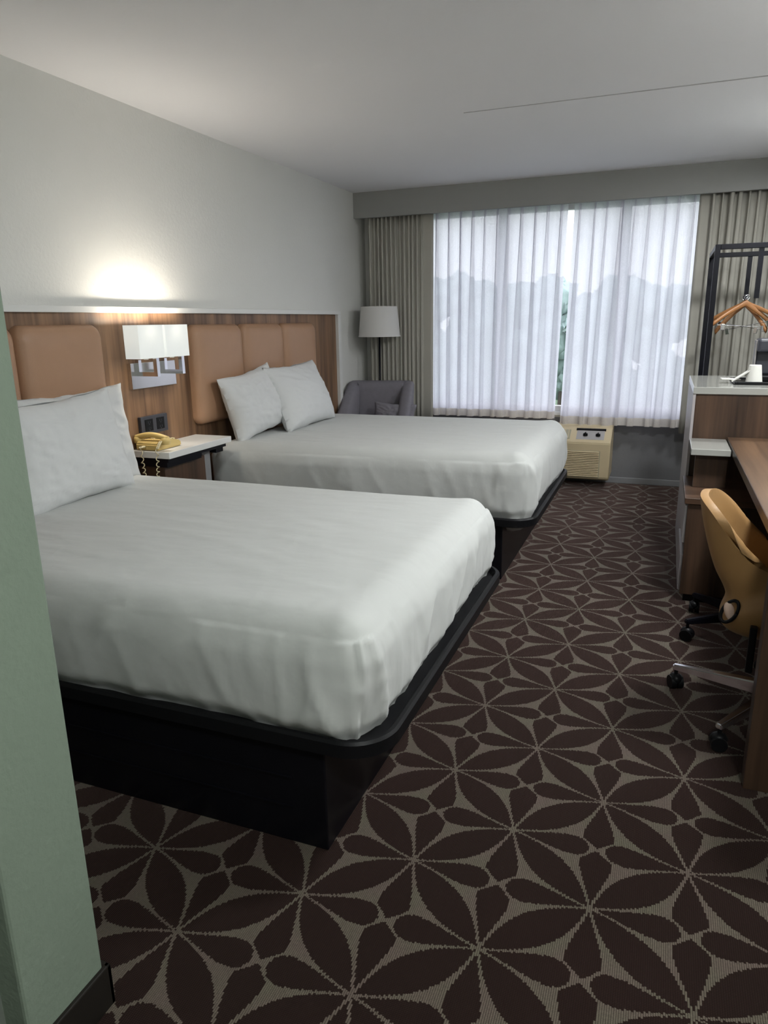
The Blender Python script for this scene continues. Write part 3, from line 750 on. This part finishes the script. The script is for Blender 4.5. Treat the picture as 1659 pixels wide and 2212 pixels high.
# tan swivel chair: curved one-piece shell seen from behind its left side
def star_base(parent, n0, metal, R_=.335, hz=.105):
    b = BM(); lathe(b, [(.0, .07), (.045, .07), (.05, .085), (.045, .125), (.03, .135), (0, .135)], 20); hub = obj('hub', b, metal, parent, local=True, smooth=True)
    for k in range(5):
        a = n0 + 2 * PI * k / 5; c, s = math.cos(a), math.sin(a)
        b = BM()
        v = []
        for r, w, z0, z1 in ((.03, .024, .075, .125), (R_ * .55, .020, .078, .112), (R_ + .012, .013, .078, .098)):
            v.append([b.verts.new((c * r - s * q, s * r + c * q, z)) for q, z in ((-w, z0), (w, z0), (w * .75, z1), (-w * .75, z1))])
        for A, B_ in zip(v, v[1:]):
            for i in range(4): b.faces.new((A[i], A[(i + 1) % 4], B_[(i + 1) % 4], B_[i]))
        b.faces.new(v[0][::-1]); b.faces.new(v[-1])
        bmesh.ops.bevel(b, geom=list(b.edges), offset=.004, segments=2, affect='EDGES')
        obj('base_arm', b, metal, parent, local=True)
        cs = BM(); X_, Y_ = c * R_, s * R_; ang = a + .7
        for side in (-1, 1):
            ox, oy = math.cos(ang) * .013 * side, math.sin(ang) * .013 * side
            m = Matrix.Translation((X_ + ox, Y_ + oy, .027)) @ Matrix.Rotation(ang, 4, 'Z') @ Matrix.Rotation(PI / 2, 4, 'Y')
            r_ = bmesh.ops.create_cone(cs, cap_ends=True, segments=24, radius1=.027, radius2=.025, depth=.019, matrix=m)
        m = Matrix.Translation((X_, Y_, .040)) @ Matrix.Rotation(ang, 4, 'Z')
        bmesh.ops.create_uvsphere(cs, u_segments=18, v_segments=10, radius=.026, matrix=m @ Matrix.Diagonal((.9, 1.05, .85, 1)))
        tube(cs, [(X_, Y_, .045), (X_, Y_, .085)], .007, 10)
        autosmooth(obj('caster', cs, 'black_plastic', parent, local=True), 50)
    b = BM(); lathe(b, [(.026, .12), (.026, .25), (.016, .252), (.016, .34)], 18); obj('gas_column', b, 'black_metal', parent, local=True, smooth=True)
CXc, CYc, CRZ = .465, 2.575, -.12
oc = thing('swivel_chair', 'tan leather swivel chair on a chrome base tucked under the desk', 'chair', (CXc, CYc, 0), rz=CRZ)
P1 = math.atan2(2.68 - CYc, .133 - CXc) - CRZ
star_base(oc, P1, 'chrome', R_=.345)
# shell profile (x from the hub, z): back top -> waist -> seat
SP = [(-.300, .788), (-.296, .755), (-.283, .695), (-.262, .620), (-.235, .545), (-.205, .490), (-.190, .450), (-.192, .415), (-.202, .375), (-.190, .340), (-.13, .322), (-.02, .325), (.10, .340), (.19, .365), (.22, .375)]
def cat(P, t):
    t = max(0, min(.99999, t)) * (len(P) - 1); i = int(t); f = t - i
    p = [P[max(0, min(len(P) - 1, i + d))] for d in (-1, 0, 1, 2)]
    return tuple(.5 * (2 * p[1][k] + (p[2][k] - p[0][k]) * f + (2 * p[0][k] - 5 * p[1][k] + 4 * p[2][k] - p[3][k]) * f * f + (3 * p[1][k] - p[0][k] - 3 * p[2][k] + p[3][k]) * f ** 3) for k in (0, 1))
nu_, nv_ = 54, 33
def chair_shell(i, j):
    t = i / (nu_ - 1); v = 2 * j / (nv_ - 1) - 1
    x, z = cat(SP, t)
    back = 1 - sm(.36, .58, t)
    hw = .172 * back + .195 * (1 - back)
    # rim droops at the wings on the back, rises along the seat sides
    RX = [-.165, -.105, -.050, .0, .055, .11, .165, .21]; RZc = [.640, .600, .575, .555, .535, .510, .475, .430]
    f = t * 7; i0 = min(6, int(f)); f -= i0
    rx, rz_ = RX[i0] + (RX[i0 + 1] - RX[i0]) * f, RZc[i0] + (RZc[i0 + 1] - RZc[i0]) * f
    k = abs(v) ** 2.3
    yy = hw * math.sin(v * PI / 2 * .98)
    kz = abs(v) ** (3.4 - 1.0 * sm(.2, .5, t))
    return (x + (rx - x) * k, yy, z + (rz_ - z) * kz)
b = BM(); grid(b, chair_shell, nu_, nv_)
sh = obj('shell', b, 'chair_leather', oc, smooth=True, local=True)
m = sh.modifiers.new('thickness', 'SOLIDIFY'); m.thickness = .026; m.offset = 0
m = sh.modifiers.new('soft_edge', 'BEVEL'); m.width = .009; m.segments = 3; m.limit_method = 'ANGLE'; m.angle_limit = .9
b = BM(); box(b, -.12, .17, -.13, .13, .36, .44, bev=.022, seg=3); obj('seat_pad', b, 'chair_leather', oc, local=True, smooth=True)
b = BM()
oval = []
for k in range(29):
    a = 2 * PI * k / 28; oval.append((-.180 + .022 * math.cos(a) + .014 * math.sin(a), -.135 - .01 * math.cos(a), .420 + .040 * math.sin(a)))
tube(b, oval, .006, 8); ring = obj('grip_ring', b, 'black_plastic', oc, local=True, smooth=True)
b = BM(); bmesh.ops.create_uvsphere(b, u_segments=20, v_segments=12, radius=1, matrix=Matrix.Translation((-.180, -.130, .418)) @ Matrix.Rotation(-.33, 4, 'Y') @ Matrix.Diagonal((.017, .010, .034, 1)))
obj('grip_pad', b, 'chair_leather_pale', ring, local=True, smooth=True)
b = BM(); box(b, -.115, -.093, -.20, -.17, .24, .40, bev=.004); obj('seat_bracket', b, 'black_plastic', oc, local=True)
b = BM(); box(b, -.10, .10, -.07, .07, .325, .358, bev=.01); obj('seat_mechanism', b, 'black_plastic', oc, local=True)

CX2, CY2 = .440, 3.285
st = thing('swivel_stool', 'dark wheeled base seen behind the tan chair, under the desk', 'stool', (CX2, CY2, 0))
star_base(st, math.atan2(3.134 - CY2, .170 - CX2), 'black_metal', R_=.29)
b = BM(); lathe(b, [(0, .335), (.15, .335), (.17, .350), (.172, .385), (.155, .405), (0, .410)], 28); obj('seat', b, 'chair_leather', st, local=True, smooth=True)

# ------------------------------------------------------------------ open clothes rack and hangers
RX0, RX1, RY0, RY1, RZ = .236, .935, 5.005, 5.70, 1.795
ck = thing('clothes_rack', 'black metal open clothes rack behind the tall cabinet', 'clothes rack', (.58, 5.35, 0))
s_ = .015
for x in (RX0 + s_, RX1 - s_):
    for y in (RY0 + s_, RY1 - s_): obj('post', bbox(x - s_, x + s_, y - s_, y + s_, 0, RZ, bev=.002), 'black_metal', ck)
for y in (RY0 + s_, RY1 - s_): obj('rail', bbox(RX0 + 2 * s_, RX1 - 2 * s_, y - s_, y + s_, RZ - 2 * s_, RZ, bev=.002), 'black_metal', ck)
for x in (RX0 + s_, RX1 - s_): obj('side_rail', bbox(x - s_, x + s_, RY0 + 2 * s_, RY1 - 2 * s_, RZ - 2 * s_, RZ, bev=.002), 'black_metal', ck)
obj('hook_bar', bbox(.478, .506, RY1 - .022, RY1 - .008, 1.475, RZ - 2 * s_), 'black_metal', ck)
obj('hook_bar', bbox(.478, .506, RY0 + .008, RY0 + .022, 1.475, RZ - 2 * s_), 'black_metal', ck)
for z, y in ((1.492, RY1 - .015),):
    b = BM(); tube(b, [(.492, y - .09, z), (.492, y + .06, z)], .005, 8); obj('hanger_peg', b, 'chrome', ck)
def hanger(label, y, rz):
    t = thing('coat_hanger', label, 'coat hanger', (.492, y, 1.45), 'wooden coat hangers', rz)
    b = BM(); n_ = 25; rings = []
    for i in range(n_):
        s = i / (n_ - 1) * 2 - 1; a = abs(s)
        x = s * .205; z = .0 - .145 * (a ** 1.25) + .008 * math.exp(-(a / .12) ** 2); yb = -.03 * a ** 1.6
        hh = .016 + .006 * math.exp(-(a / .2) ** 2) + .003 * a; ww = .006 + .010 * sm(.3, 1.0, a)
        rings.append([b.verts.new((x + .1 * hh * math.copysign(1, s) * 0, yb + ww * math.cos(k * PI / 5), z + hh * math.sin(k * PI / 5))) for k in range(10)])
    for A, B_ in zip(rings, rings[1:]):
        for k in range(10): b.faces.new((A[k], A[(k + 1) % 10], B_[(k + 1) % 10], B_[k]))
    b.faces.new(rings[0][::-1]); b.faces.new(rings[-1])
    obj('shoulders', b, 'light_wood', t, local=True, smooth=True)
    b = BM(); pts = [(0, 0, .012), (0, 0, .03)]
    for k in range(15):
        a = -PI / 2 + k / 14 * 1.9 * PI; pts.append((.016 * math.cos(a), 0, .046 + .016 * math.sin(a)))
    tube(b, pts, .0022, 8); obj('hook', b, 'chrome', t, local=True, smooth=True)
    b = BM(); tube(b, [(-.165, -.02, -.105), (-.165, -.02, -.145), (.165, -.02, -.145), (.165, -.02, -.105)], .0018, 6); bar = obj('trouser_bar', b, 'chrome', t, local=True)
    for sx in (-.13, .13):
        b = BM(); box(b, sx - .012, sx + .012, -.026, -.014, -.178, -.137, bev=.002); obj('clip', b, 'brushed_nickel', bar, local=True)
    return t
h0 = hanger('wooden coat hanger with clips, frontmost on the rack hook', RY1 - .085, .16)
h1 = dup(h0, (.492, RY1 - .055, 1.45), -.26, 'wooden coat hanger with clips, middle one on the rack hook')
h2 = dup(h0, (.492, RY1 + .02, 1.45), -.50, 'wooden coat hanger with clips, rearmost on the rack hook')

# ------------------------------------------------------------------ coffee things on the cabinet top
TZ = 1.012
ty = thing('serving_tray', 'black serving tray on the white cabinet top', 'tray', (.66, 4.47, TZ))
b = BM(); box(b, .375, .915, 4.33, 4.64, TZ, TZ + .006, bev=.002)
obj('tray_floor', b, 'black_plastic', ty)
b = BM()
for a in ((.365, .381, 4.32, 4.65), (.909, .925, 4.32, 4.65), (.381, .909, 4.32, 4.336), (.381, .909, 4.634, 4.65)): box(b, *a, TZ + .002, TZ + .016, bev=.002)
obj('tray_rim', b, 'black_plastic', ty)
b = BM(); lathe(b, [(.043, TZ + .0065), (.0435, TZ + .010), (.042, TZ + .013), (.031, TZ + .098), (.0295, TZ + .101), (.028, TZ + .098), (0, TZ + .095)], 32, .468, 4.42, caps=False)
tag(obj('paper_cup', b, 'paper', smooth=True), 'white paper cup standing upside down on the black tray', 'cup')
def packet(label, ang, x, y, z, l, w, tilt, rz):
    b = BM(); box(b, -l / 2, l / 2, -w / 2, w / 2, -.004, .004, bev=.003)
    bmesh.ops.transform(b, matrix=Matrix.Translation((x, y, z)) @ Matrix.Rotation(rz, 4, 'Z') @ Matrix.Rotation(tilt, 4, 'Y'), verts=b.verts)
    tag(obj('condiment_packet', b, 'paper'), label, 'packet', 'white packets on the tray')
packet('white packet leaning against the paper cup', 0, .400, 4.425, TZ + .040, .105, .06, -.62, 0)
packet('white packet overhanging the left tray edge', 0, .352, 4.44, TZ + .0215, .10, .05, .03, .15)
cm = thing('coffee_maker', 'black single-cup coffee maker at the back of the tray', 'coffee maker', (.56, 4.55, TZ + .006))
b = BM(); box(b, .475, .66, 4.475, 4.625, TZ + .006, TZ + .04, bev=.008); obj('base', b, 'black_plastic', cm)
b = BM(); box(b, .475, .66, 4.555, 4.625, TZ + .04, TZ + .235, bev=.012, seg=3); obj('tank', b, 'slate_plastic', cm)
b = BM(); box(b, .475, .66, 4.475, 4.625, TZ + .165, TZ + .238, bev=.015, seg=3); obj('brew_head', b, 'slate_plastic', cm)
b = BM(); box(b, .469, .476, 4.52, 4.60, TZ + .06, TZ + .23, bev=.002); obj('side_strip', b, 'panel_silver', cm)
h0.rotation_euler[1] = .06; h1.rotation_euler[1] = -.20; h2.rotation_euler[1] = .16
